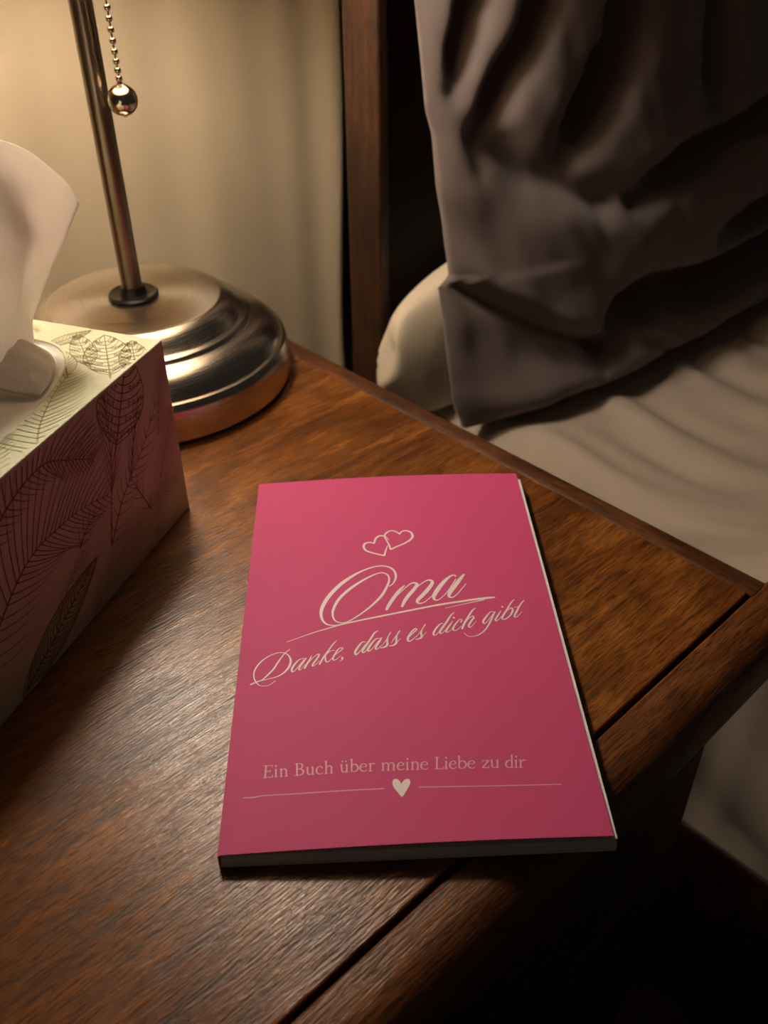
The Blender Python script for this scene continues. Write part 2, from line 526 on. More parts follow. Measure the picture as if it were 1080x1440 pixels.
# ------------------------------------------------------------------ lamp
LX, LY = -0.0975, 0.3460
lamp = empty('table_lamp', (LX, LY, ZT))
tag(lamp, 'brushed nickel table lamp with round stepped base and pull chain', 'lamp')
def brushed(name, color, rough, aniso=0.0):
    mt, nt, b = new_mat(name)
    b.inputs['Base Color'].default_value = (*color, 1); b.inputs['Metallic'].default_value = 1.0
    tc = nt.nodes.new('ShaderNodeTexCoord'); sx = nt.nodes.new('ShaderNodeSeparateXYZ')
    nt.links.new(tc.outputs['Object'], sx.inputs[0])
    ln = nt.nodes.new('ShaderNodeVectorMath'); ln.operation = 'LENGTH'
    cb = nt.nodes.new('ShaderNodeCombineXYZ')
    nt.links.new(sx.outputs[0], cb.inputs[0]); nt.links.new(sx.outputs[1], cb.inputs[1]); nt.links.new(cb.outputs[0], ln.inputs[0])
    n = nt.nodes.new('ShaderNodeTexNoise'); n.noise_dimensions = '1D'; n.inputs['Scale'].default_value = 2600; n.inputs['Detail'].default_value = 2
    nt.links.new(ln.outputs['Value'], n.inputs['W'])
    nt.links.new(ramp(nt, n.outputs['Fac'], [(0.3, (rough - 0.05,) * 3), (0.7, (rough + 0.06,) * 3)]), b.inputs['Roughness'])
    if aniso:
        b.inputs['Anisotropic'].default_value = aniso
        tg = nt.nodes.new('ShaderNodeTangent'); tg.direction_type = 'RADIAL'; tg.axis = 'Z'
        nt.links.new(tg.outputs[0], b.inputs['Tangent'])
    return mt
M['nickel'] = brushed('brushed_nickel', (0.60, 0.56, 0.50), 0.30, 0.65)
M['nickel_side'] = brushed('satin_nickel', (0.56, 0.51, 0.45), 0.24, 0.3)
M['pole'] = plain('polished_nickel_pole', (0.36, 0.29, 0.22), 0.30, 1.0)
M['bead'] = plain('bright_nickel', (0.72, 0.64, 0.52), 0.14, 1.0)
M['black_metal'] = plain('black_collar', (0.010, 0.009, 0.008), 0.28, 0.0, 0.6)
M['felt'] = plain('black_felt', (0.006, 0.005, 0.005), 0.95)
lathe('foot_pad', [(0, 0.0), (0.0820, 0.0), (0.0825, 0.002), (0, 0.002)], M['felt'], lamp)
lathe('base_skirt', [(0, 0.002), (0.0842, 0.002), (0.0850, 0.0030), (0.0840, 0.0190), (0.0832, 0.0222), (0.0820, 0.0236), (0.0800, 0.0240), (0, 0.0240)], M['nickel_side'], lamp, 160)
lathe('base_dome', [(0.0802, 0.0232), (0.0796, 0.0250), (0.0775, 0.0285), (0.0738, 0.0325), (0.0690, 0.0355), (0.0650, 0.0370), (0.0632, 0.0376), (0.0628, 0.0386),
                    (0.0620, 0.0394), (0.0606, 0.0398), (0.0590, 0.0408), (0.0560, 0.0440), (0.0530, 0.0470), (0.0500, 0.0490), (0.0482, 0.0497)], M['nickel_side'], lamp, 160, crease=50)
lathe('base_top', [(0.0485, 0.0490), (0.0481, 0.0499), (0.0470, 0.0502), (0.03, 0.0506), (0.0, 0.0508)], M['nickel'], lamp, 160)
lathe('collar', [(0, 0.0503), (0.0128, 0.0503), (0.0138, 0.0511), (0.0140, 0.0523), (0.0130, 0.0533), (0.0112, 0.0529), (0.0078, 0.0529), (0.0072, 0.0542), (0.0068, 0.0569), (0, 0.0572)], M['black_metal'], lamp, 64)
lathe('pole', [(0, 0.052), (0.0056, 0.052), (0.0056, 0.262), (0, 0.262)], M['pole'], lamp, 48)
# fittings above the picture's edge: socket, bulb and shade
lathe('socket', [(0, 0.255), (0.010, 0.255), (0.0165, 0.262), (0.0165, 0.292), (0.0145, 0.296), (0, 0.296)], M['bead'], lamp, 48)
mt, nt, b = new_mat('lit_bulb')
b.inputs['Base Color'].default_value = (1, 0.9, 0.75, 1)
b.inputs['Emission Color'].default_value = BULB_COLOR; b.inputs['Emission Strength'].default_value = BULB_STRENGTH
bulb = [(0, 0.296), (0.012, 0.296), (0.0135, 0.304)]
for k in range(0, 13):
    a = math.radians(-48 + 138 * k / 12)
    bulb.append((0.0275 * math.cos(a) if k < 12 else 0.0, 0.3300 + 0.0275 * math.sin(a)))
lathe('bulb', bulb, mt, lamp, 40, crease=80)
mt, nt, b = new_mat('linen_shade')
nt.nodes.remove(b)
df = nd(nt, 'ShaderNodeBsdfDiffuse', Color=(0.80, 0.70, 0.55, 1)); tr = nd(nt, 'ShaderNodeBsdfTranslucent', Color=(0.70, 0.55, 0.36, 1))
mx = nt.nodes.new('ShaderNodeMixShader'); mx.inputs[0].default_value = 0.60
nt.links.new(df.outputs[0], mx.inputs[1]); nt.links.new(tr.outputs[0], mx.inputs[2])
nt.links.new(mx.outputs[0], nt.nodes['Material Output'].inputs['Surface'])
shade = lathe('shade', [(0.115, 0.268), (0.078, 0.430), (0.0768, 0.430), (0.1138, 0.268), (0.115, 0.268)], mt, lamp, 72)
lathe('shade_ring', [(0.0755, 0.422), (0.0775, 0.422), (0.0775, 0.424), (0.0755, 0.424), (0.0755, 0.422)], M['bead'], lamp, 48)
bm = bmesh.new()
for k in range(3):
    a = 2 * math.pi * k / 3 + 0.4
    bmesh.ops.create_cube(bm, size=1, matrix=Matrix.Rotation(a, 4, 'Z') @ Matrix.Translation((0.047, 0, 0.423)) @ Matrix.Diagonal((0.058, 0.002, 0.002, 1)))
bmesh.ops.create_cone(bm, cap_ends=True, segments=16, radius1=0.0195, radius2=0.0195, depth=0.002, matrix=Matrix.Translation((0, 0, 0.423)))
bmesh.ops.create_cone(bm, cap_ends=True, segments=12, radius1=0.0012, radius2=0.0012, depth=0.135, matrix=Matrix.Translation((0.0185, 0, 0.3575)))
bmesh.ops.create_cone(bm, cap_ends=True, segments=12, radius1=0.0012, radius2=0.0012, depth=0.135, matrix=Matrix.Translation((-0.0185, 0, 0.3575)))
bm_obj('shade_carrier', bm, M['bead'], lamp, smooth=False)
# pull chain: little beads on a wire and a ball at the end
CX, CY = 0.0035, -0.0180
ch = empty('pull_chain', (CX, CY, 0)); ch.parent = lamp
bm = bmesh.new(); bmesh.ops.create_uvsphere(bm, u_segments=14, v_segments=10, radius=0.00165)
bead_me = bpy.data.meshes.new('bead'); bm.to_mesh(bead_me); bm.free(); bead_me.materials.append(M['bead'])
bead_me.polygons.foreach_set('use_smooth', [True] * len(bead_me.polygons))
zz = 0.1668
step = 0.0036
while zz < 0.286:
    o = link(bpy.data.objects.new('bead', bead_me), ch); o.location = (0, 0, zz)
    zz += step
    step = min(step + 0.00035, 0.00465)
bm = bmesh.new(); bmesh.ops.create_cone(bm, cap_ends=True, segments=8, radius1=0.0005, radius2=0.0005, depth=0.128, matrix=Matrix.Translation((0, 0, 0.226)))
bm_obj('chain_wire', bm, M['pole'], ch)
bm = bmesh.new()
bmesh.ops.create_cone(bm, cap_ends=True, segments=16, radius1=0.0018, radius2=0.0018, depth=0.020, matrix=Matrix.Translation((0, 0.011, 0.288)) @ Matrix.Rotation(math.pi / 2, 4, 'X'))
bm_obj('chain_outlet', bm, M['bead'], ch)
R = 0.0073
ball = [(0, 0.1570 - R - 0.0004), (0.0009, 0.1570 - R - 0.0004), (0.0010, 0.1570 - R + 0.0001)]
for k in range(1, 24):
    a = math.radians(-84 + 168 * k / 24); ball.append((R * math.cos(a), 0.1570 + R * math.sin(a)))
ball += [(0.0014, 0.1570 + R), (0.0013, 0.1570 + R + 0.0008), (0, 0.1570 + R + 0.0008)]
lathe('pull_ball', ball, M['bead'], ch, 48)

# ------------------------------------------------------------------ tissue box
BXL, BXD, BXH = 0.235, 0.115, 0.089
# local x runs left along the front face, local y to the back: a mirrored pair, so y is written negative
tb = empty('tissue_box', (-0.1545, 0.2190, ZT), math.radians(-153.0))
tag(tb, 'pale green cardboard tissue box printed with fine palm leaves', 'tissue box')
def L3(a, b, h):
    return (a, -b, h)
mt, nt, b = new_mat('printed_carton')
n1 = noise_map(nt, (1, 1, 1), 9, 2, 0.5, 0.5)
nt.links.new(ramp(nt, n1, [(0.35, (0.57, 0.59, 0.39)), (0.65, (0.70, 0.71, 0.51))]), b.inputs['Base Color'])
b.inputs['Roughness'].default_value = 0.5; b.inputs['Specular IOR Level'].default_value = 0.3
M['carton'] = mt
OC = (0.1175, 0.0575); OA, OB, ON = 0.101, 0.0425, 2.9
def oval(t, k=1.0):
    c, s = math.cos(t), math.sin(t)
    return (OC[0] + OA * k * spow(c, 2 / ON), OC[1] + OB * k * spow(s, 2 / ON))
bm = bmesh.new(); NO = 128
angs = [2 * math.pi * i / NO for i in range(NO)]
cor = [math.atan2((sy * BXD / 2), (sx * BXL / 2)) % (2 * math.pi) for sx in (1, -1) for sy in (1, -1)]
for c in cor:
    k = min(range(NO), key=lambda i: abs(angs[i] - c)); angs[k] = c
def rect(t):
    c, s = math.cos(t), math.sin(t)
    k = min(BXL / 2 / abs(c) if abs(c) > 1e-9 else 9, BXD / 2 / abs(s) if abs(s) > 1e-9 else 9)
    return (OC[0] + c * k, OC[1] + s * k)
def ov2(t):                      # the point of the oval in the same direction
    c, s = math.cos(t), math.sin(t)
    k = (abs(c / OA) ** ON + abs(s / OB) ** ON) ** (-1 / ON)
    return (OC[0] + c * k, OC[1] + s * k)
ro = [bm.verts.new(L3(*rect(t), BXH)) for t in angs]
rb = [bm.verts.new(L3(*rect(t), 0.0)) for t in angs]
ri = [bm.verts.new(L3(*ov2(t), BXH)) for t in angs]
rj = [bm.verts.new(L3(*ov2(t), BXH - 0.0006)) for t in angs]
for i in range(NO):
    j = (i + 1) % NO
    bm.faces.new((ro[i], ro[j], ri[j], ri[i])); bm.faces.new((rb[i], rb[j], ro[j], ro[i])); bm.faces.new((ri[i], ri[j], rj[j], rj[i]))
bm.faces.new(rb)
carton = bm_obj('carton', bm, M['carton'], tb, smooth=False)
bevel(carton, 0.0007, 2, 60)

# plastic film inside the opening, pushed up around the tissue
M['film'] = plain('white_film', (0.80, 0.77, 0.70), 0.35, 0.0, 0.5, Subsurface_Weight=0.0)
fv, ff = [], []
NR = 14
for r in range(NR + 1):
    k = 1.0 - r / NR
    for t in angs:
        x, y = ov2(t)
        x = OC[0] + (x - OC[0]) * (0.975 + 0.025 * k); y = OC[1] - 0.006 * (1 - k) + (y - OC[1]) * max(k, 0.20)
        z = BXH - 0.0005 - 0.0014 * math.sin(math.pi * min(1, (1 - k) * 1.3)) - 0.0030 * sstep(0.55, 1.0, 1 - k) + 0.0008 * math.sin(t * 17 + 3 * k) * (1 - k)
        fv.append(L3(x, y, z))
for r in range(NR):
    for i in range(NO):
        j = (i + 1) % NO
        ff.append((r * NO + i, r * NO + j, (r + 1) * NO + j, (r + 1) * NO + i))
film = mesh_obj('film', fv, ff, M['film'], tb)
tag(film, 'white film across the oval opening')

# printed leaves: fine inked strokes lying on the carton
rnd = random.Random(5)
def front_put(a, h):
    return L3(min(max(a, 1.0), 234.0) / 1000, -0.00012, min(max(h, 0.8), 88.0) / 1000)
def top_put(a, b_):
    return L3(a / 1000, b_ / 1000, BXH + 0.00012)
def side_put(b_, h):
    return L3(-0.00012, min(max(b_, 1.0), 114.0) / 1000, min(max(h, 0.8), 88.0) / 1000)
def inside_top(x, y):
    if not (1.0 < x < 234 and 1.0 < y < 114):
        return False
    return (abs((x / 1000 - OC[0]) / OA) ** ON + abs((y / 1000 - OC[1]) / OB) ** ON) > 1.04
def inside_side(x, y):
    return 1.0 < x < 234 and 0.8 < y < 88
class Ink:
    def __init__(self, put, ok):
        self.v, self.f, self.put, self.ok = [], [], put, ok
    def stroke(self, pts, sub=5):
        line = catmull([p if len(p) == 3 else (p[0], p[1], 0.3) for p in pts], sub)
        run = []
        for p in line + [None]:
            if p is not None and self.ok(p[0], p[1]):
                run.append(p)
            else:
                if len(run) > 1:
                    ribbon(self.v, self.f, run, self.put, cap=False)
                run = []
    def palm(self, rachis, n, l1, l2, ang=48, curl=0.5, w=0.28, both=True, jitter=0.1):
        """a frond: leaflets along the rachis, left ones l1 mm long and right ones l2"""
        self.stroke([(x, y, w * (2.0 - 1.5 * i_ / (len(rachis) - 1))) for i_, (x, y) in enumerate(rachis)])
        line = catmull(rachis, 24)
        for k in range(n):
            t = (k + 0.5) / n
            i = int(t * (len(line) - 2)); p = line[i]; q = line[i + 1]
            dx, dy = q[0] - p[0], q[1] - p[1]; L = math.hypot(dx, dy) or 1; dx /= L; dy /= L
            env = math.sin(math.pi * min(max(0.12 + 0.86 * t, 0), 1)) ** 0.6
            for s, ll in ((1, l1), (-1, l2)):
                if not ll:
                    continue
                a = math.radians(ang * (1.15 - 0.5 * t)) * s
                ll2 = ll * env * (1 + jitter * rnd.uniform(-1, 1))
                pts = []
                for m_ in range(5):
                    f = m_ / 4
                    aa = a * (1 - curl * f)
                    ex = dx * math.cos(aa) - dy * math.sin(aa); ey = dx * math.sin(aa) + dy * math.cos(aa)
                    if m_ == 0:
                        pts.append((p[0], p[1], w * 1.1))
                    else:
                        pts.append((pts[-1][0] + ex * ll2 / 4, pts[-1][1] + ey * ll2 / 4, w * (1.15 - 0.8 * f)))
                self.stroke(pts, 3)
    def blade(self, base, tip, width, n, w=0.28, wave=0.8, beads=False):
        """an outlined leaf with a midrib and curved veins"""
        bx, by = base; tx, ty = tip; L = math.hypot(tx - bx, ty - by)
        ux, uy = (tx - bx) / L, (ty - by) / L; vx, vy = -uy, ux
        def P(t, s):
            return (bx + ux * L * t + vx * s, by + uy * L * t + vy * s)
        def env(t):
            return width * math.sin(math.pi * min(t, 1)) ** 0.75 * (1 - 0.25 * t)
        self.stroke([(*P(t, 0), w * (1.9 - t)) for t in (-0.08, 0.25, 0.5, 0.75, 1.0)])
        for s in (1, -1):
            self.stroke([(*P(t, s * env(t)), w) for t in [k / 14 for k in range(15)]])
            for k in range(n):
                t = 0.04 + 0.86 * k / n
                pts = []
                for m_ in range(5):
                    f = m_ / 4; tt = min(t + 0.13 * f * f + 0.04 * f, 1)
                    pts.append((*P(tt, s * env(tt) * 0.97 * f + wave * math.sin(f * 6 + k) * 0.3), w * (1.1 - 0.4 * f)))
                self.stroke(pts, 3)
                if beads and k % 2 == 0:
                    for f in (0.35, 0.55, 0.75, 0.92):
                        tt = min(t + 0.09 * f * f + 0.06, 1); c = P(tt, s * env(tt) * f); r = 0.75
                        self.stroke([(c[0] + r * math.cos(q), c[1] + r * math.sin(q), w * 0.8) for q in (0, 1.26, 2.5, 3.8, 5.0, 6.28)], 3)
    def build(self, name, mat):
        return mesh_obj(name, self.v, self.f, mat, tb, smooth=False)
M['ink'] = plain('olive_print', (0.19, 0.125, 0.055), 0.45)
M['ink_pale'] = plain('pale_olive_print', (0.36, 0.31, 0.15), 0.45)
ink = Ink(front_put, inside_side)
ink.palm([(168, 8), (140, 30), (118, 46), (103, 52.4), (88, 52.5), (73, 51.0), (55.5, 45.8)], 32, 26, 46, 62, 0.35, 0.46)
ink.palm([(135, 60), (112, 76), (88.7, 81), (73.4, 74), (60, 66)], 30, 13, 26, 66, 0.3, 0.60)
ink.stroke([(61.6, 22.7, 0.9), (57, 36, 0.45), (54, 45, 0.4), (48, 55, 0.4), (44.4, 66, 0.5)])
ink.blade((44.6, 63), (26, 96), 19, 10, 0.50, 0.8, True)
ink.palm([(54, 45), (50, 58), (47, 76), (46, 88)], 9, 24, 24, 22, 0.1, 0.40)
ink.palm([(61, 23), (50, 36), (39.6, 43.8), (27, 52), (12, 66)], 13, 14, 9, 70, 0.5, 0.42)
ink.palm([(30, 20), (36, 34), (40, 44)], 4, 9, 9, 60, 0.7, 0.42)
ink.palm([(39.6, 43.8), (33, 58), (24, 74)], 7, 12, 12, 26, 0.2, 0.40)
ink.palm([(80, 36), (72, 42), (62, 44)], 5, 12, 12, 50, 0.6, 0.42)
ink.blade((130, 1.5), (71.5, 25), 8.5, 19, 0.46, 1.1)
ink.blade((205, 4), (160, 50), 12, 26, 0.30, 1.1)
ink.palm([(232, 20), (210, 50), (186, 66), (165, 70)], 34, 24, 20, 60, 0.4, 0.3)
ink.palm([(232, 60), (205, 78), (180, 84)], 22, 12, 24, 60, 0.4, 0.3)
ink.build('leaf_print', M['ink'])
ink = Ink(front_put, inside_side)
ink.palm([(80, 2), (58, 14), (36, 20), (8, 22)], 36, 16, 14, 55, 0.4, 0.32)
ink.palm([(30, 3), (22, 24), (10, 44), (3, 56)], 26, 14, 12, 50, 0.4, 0.30)
ink.palm([(15, 50), (10, 66), (4, 80)], 14, 12, 10, 45, 0.4, 0.30)
ink.palm([(112, 2), (96, 22), (78, 34)], 18, 14, 6, 50, 0.4, 0.30)
ink.build('leaf_print', M['ink_pale'])
ink = Ink(top_put, inside_top)
ink.palm([(92, -3), (80, 5), (68, 11), (52, 17), (38, 20)], 18, 20, 34, 62, 0.35, 0.48)
ink.palm([(120, 2), (104, 8), (92, 14), (86, 16)], 14, 10, 16, 55, 0.4, 0.34)
ink.blade((34, 4), (4, 26), 11, 10, 0.45, 1.2, True)
ink.blade((30, -6), (5, 12), 7, 9, 0.42, 1.6, True)
ink.blade((40, 20), (22, 34), 5, 8, 0.32, 0.6)
ink.blade((22, 44), (2, 34), 4.5, 12, 0.32, 0.6)
ink.blade((30, 16), (7, 38), 6, 9, 0.30, 1.8, True)
ink.palm([(12, 112), (8, 92), (6, 70), (10, 55)], 24, 10, 8, 55, 0.4, 0.32)
ink.palm([(140, 4), (170, 10), (205, 8)], 28, 12, 12, 55, 0.4, 0.32)
ink.palm([(30, 108), (80, 105), (130, 108), (180, 106)], 50, 8, 6, 55, 0.4, 0.32)
ink.palm([(231, 20), (228, 55), (230, 95)], 28, 6, 12, 55, 0.4, 0.32)
ink.build('leaf_print', M['ink_pale'])
ink = Ink(side_put, lambda x, y: 1 < x < 114 and 0.8 < y < 88)
ink.palm([(10, 4), (30, 34), (60, 58), (104, 70)], 40, 24, 24, 55, 0.4, 0.32)
ink.palm([(60, 2), (80, 24), (110, 40)], 24, 16, 16, 55, 0.4, 0.32)
ink.blade((20, 40), (40, 84), 10, 20, 0.32, 1.0)
ink.build('leaf_print', M['ink'])

# ------------------------------------------------------------------ tissue
mt, nt, b = new_mat('soft_tissue')
nt.nodes.remove(b)
df = nd(nt, 'ShaderNodeBsdfDiffuse', Color=(0.93, 0.89, 0.86, 1)); tr = nd(nt, 'ShaderNodeBsdfTranslucent', Color=(0.95, 0.89, 0.84, 1))
mx = nt.nodes.new('ShaderNodeMixShader'); mx.inputs[0].default_value = 0.46
nt.links.new(df.outputs[0], mx.inputs[1]); nt.links.new(tr.outputs[0], mx.inputs[2])
nt.links.new(mx.outputs[0], nt.nodes['Material Output'].inputs['Surface'])
emb = noise_map(nt, (1, 1, 1), 420, 2, 0.5); big = noise_map(nt, (1, 1, 1), 70, 3, 0.5)
bp = nt.nodes.new('ShaderNodeBump'); bp.inputs['Strength'].default_value = 0.6; bp.inputs['Distance'].default_value = 0.0008
nt.links.new(mixc(nt, emb, big, 0.5), bp.inputs['Height'])
for s in (df, tr):
    nt.links.new(bp.outputs['Normal'], s.inputs['Normal'])
M['tissue'] = mt
# the sheet's right border rises from the slot to a hanging corner; (along, back, height) in mm in the box's frame
RIGHT_B = [(27, 50, 84), (22.5, 50, 87), (20.6, 50, 90), (18.1, 49, 98.9), (15, 46, 107.6), (9.9, 40, 120.3), (6.8, 32, 133.5), (5.2, 24, 146.2)]
TOP_B = [(5.2, 24, 146.2), (5.5, 25.5, 151.4), (6.6, 27.5, 156), (9.2, 30, 160.5), (12.1, 33, 165.3), (15.3, 36, 169.1), (22.7, 40, 174), (36.9, 45, 180.7), (60, 49, 182), (90, 52, 170), (118, 52, 150)]
LEFT_B = [(88, 52, 84), (92, 52, 100), (100, 52, 120), (118, 52, 150)]
BOT_B = [(27, 50, 84), (40, 52, 83), (55, 50, 83), (70, 53, 83), (88, 52, 84)]
def at(line, t):
    c = [Vector(p) for p in catmull(line, 10)]          # by length along the line
    ln = [(q - p).length for p, q in zip(c, c[1:])]; left = t * sum(ln)
    for p, q, l in zip(c, c[1:], ln):
        if left <= l:
            return p.lerp(q, left / l if l else 0)
        left -= l
    return c[-1].copy()
NU, NV = 70, 70
cR = [at(RIGHT_B, j / NV) for j in range(NV + 1)]; cL = [at(LEFT_B, j / NV) for j in range(NV + 1)]
cB = [at(BOT_B, i / NU) for i in range(NU + 1)]; cT = [at(TOP_B, i / NU) for i in range(NU + 1)]
tv, tf = [], []
for j in range(NV + 1):
    v_ = j / NV
    for i in range(NU + 1):
        u_ = i / NU
        p = cR[j] * (1 - u_) + cL[j] * u_ + cB[i] * (1 - v_) + cT[i] * v_ \
            - (cR[0] * (1 - u_) * (1 - v_) + cL[0] * u_ * (1 - v_) + cR[NV] * (1 - u_) * v_ + cL[NV] * u_ * v_)
        inner = sstep(0, 0.35, u_) * sstep(0, 0.15, 1 - u_) * (1 - sstep(0.55, 1.0, v_))
        p.y += inner * (5.5 * math.sin(u_ * 17 + 1.2 * v_) * (1 - 0.65 * v_) * sstep(0.10, 0.45, v_) - 9.0 * math.sin(math.pi * v_) * math.exp(-((u_ - 0.25) / 0.22) ** 2))
        p.y += 1.2 * noise.noise(Vector((u_ * 6, v_ * 6, 2.0)))
        tv.append(L3(p.x / 1000, p.y / 1000, p.z / 1000))
for j in range(NV):
    for i in range(NU):
        k = j * (NU + 1) + i
        tf.append((k, k + 1, k + NU + 2, k + NU + 1))
ts = mesh_obj('tissue', tv, tf, M['tissue'])
ts.location = tb.location; ts.rotation_euler = tb.rotation_euler
sol = ts.modifiers.new('thick', 'SOLIDIFY'); sol.thickness = 0.0003; sol.offset = 0
# a corner of the sheet folded flat across the opening, beside the raised part
FR = [(19, 54, 89.0), (24, 41, 89.1), (33, 30.5, 89.2), (45, 23.5, 89.2), (58, 20.0, 89.3)]
FL = [(22, 53, 92.5), (30, 50, 94.5), (40, 47, 95.0), (52, 43, 94.0), (62, 38, 92.0)]
dv, dfc = [], []
for j in range(25):
    a_, b_ = at(FR, j / 24), at(FL, j / 24)
    for i in range(17):
        q = a_.lerp(b_, i / 16); s_ = i / 16
        q.z += 1.6 * math.sin(math.pi * s_) * math.sin(math.pi * j / 24) + 0.35 * math.sin(j * 0.9 + s_ * 5)
        dv.append(L3(q.x / 1000, q.y / 1000, q.z / 1000))
for j in range(24):
    for i in range(16):
        k = j * 17 + i
        dfc.append((k, k + 1, k + 18, k + 17))
fold = mesh_obj('folded_corner', dv, dfc, M['tissue'], ts)
sol = fold.modifiers.new('thick', 'SOLIDIFY'); sol.thickness = 0.0003; sol.offset = 0
tag(ts, 'white paper tissue pulled up out of the box opening', 'tissue')

# ------------------------------------------------------------------ book
BKU, BKV = 0.1259, 0.2033
book = empty('paperback_book', (-0.25744, 0.05111, ZT), math.radians(-41.347))
tag(book, 'pink paperback book with white script lettering lying on the nightstand', 'book')
book.location = (-0.25744, 0.05111, ZT)
def cover_z(u, v):
    t = min(max(u / BKU, 0), 1.0)
    return 0.0056 + 0.0017 * t + 0.0014 * math.sin(math.pi * t)      # the soft cover bows up off the pages
M['pink'] = plain('pink_cover', (0.60, 0.080, 0.225), 0.60, 0.0, 0.18)
M['paper'] = plain('book_paper', (0.88, 0.84, 0.81), 0.8, 0.0, 0.2)
M['print_white'] = plain('white_print', (0.84, 0.79, 0.80), 0.5, 0.0, 0.3)
M['print_soft'] = plain('soft_white_print', (0.82, 0.50, 0.58), 0.5, 0.0, 0.3)
def sheet(name, zf, th, u0, u1, v0, v1, mat, parent, n=40, m_=24):
    v, f = [], []
    for s in (1, 0):
        for j in range(m_ + 1):
            for i in range(n + 1):
                uu = u0 + (u1 - u0) * i / n; vv = v0 + (v1 - v0) * j / m_
                v.append((uu, vv, zf(uu, vv) - (0 if s else th)))
    N = (n + 1) * (m_ + 1)
    for j in range(m_):
        for i in range(n):
            k = j * (n + 1) + i
            f.append((k, k + 1, k + n + 2, k + n + 1)); f.append((N + k, N + k + n + 1, N + k + n + 2, N + k + 1))
    ring = [i for i in range(n + 1)] + [j * (n + 1) + n for j in range(1, m_ + 1)] + [m_ * (n + 1) + i for i in range(n - 1, -1, -1)] + [j * (n + 1) for j in range(m_ - 1, 0, -1)]
    for a, b_ in zip(ring, ring[1:] + ring[:1]):
        f.append((a, N + a, N + b_, b_))
    o = mesh_obj(name, v, f, mat, parent)
    return smooth_angle(o, 40)
front = sheet('front_cover', cover_z, 0.00028, 0.0, BKU, 0.0, BKV, M['pink'], book)
tag(front, 'pink cover lifting slightly at its free edge')
sheet('back_cover', lambda u, v: 0.00032, 0.00030, 0.0, BKU + 0.0012, -0.0006, BKV - 0.0002, M['paper'], book, 8, 8)
# page block: top leaf and lower leaves as separate wads, so the page edge reads as layers
def page_z(f):
    return lambda u, v: 0.00036 + (0.00500 - 0.00036) * f + 0.0004 * f * min(max(u / 0.127, 0), 1) ** 2
NPG = 9
for k in range(NPG):
    f1 = (k + 1) / NPG
    du = 0.0009 + 0.00025 * math.sin(k * 2.3) + 0.0006 * (1 - f1)
    sheet('page_section', page_z(f1), (0.00464 + 0.0002) / NPG * 0.90, 0.0006, BKU + du, -0.0004 + 0.0003 * math.sin(k * 1.7) - 0.0006 * (1 - f1), BKV - 0.0012 + 0.0002 * math.sin(k), M['paper'], book, 16, 4)
# one leaf drooping between the cover and the block
sheet('loose_page', lambda u, v: max(0.00545, cover_z(u, v) - 0.00045 - 0.0008 * math.exp(-v / 0.02)) if u > 0.004 else 0.00530, 0.00010, 0.001, BKU + 0.0013, -0.0002, BKV - 0.0045, M['paper'], book, 24, 20)
box_obj('spine', -0.0004, 0.0002, -0.0002, BKV, 0.00002, 0.0056, M['pink'], book)

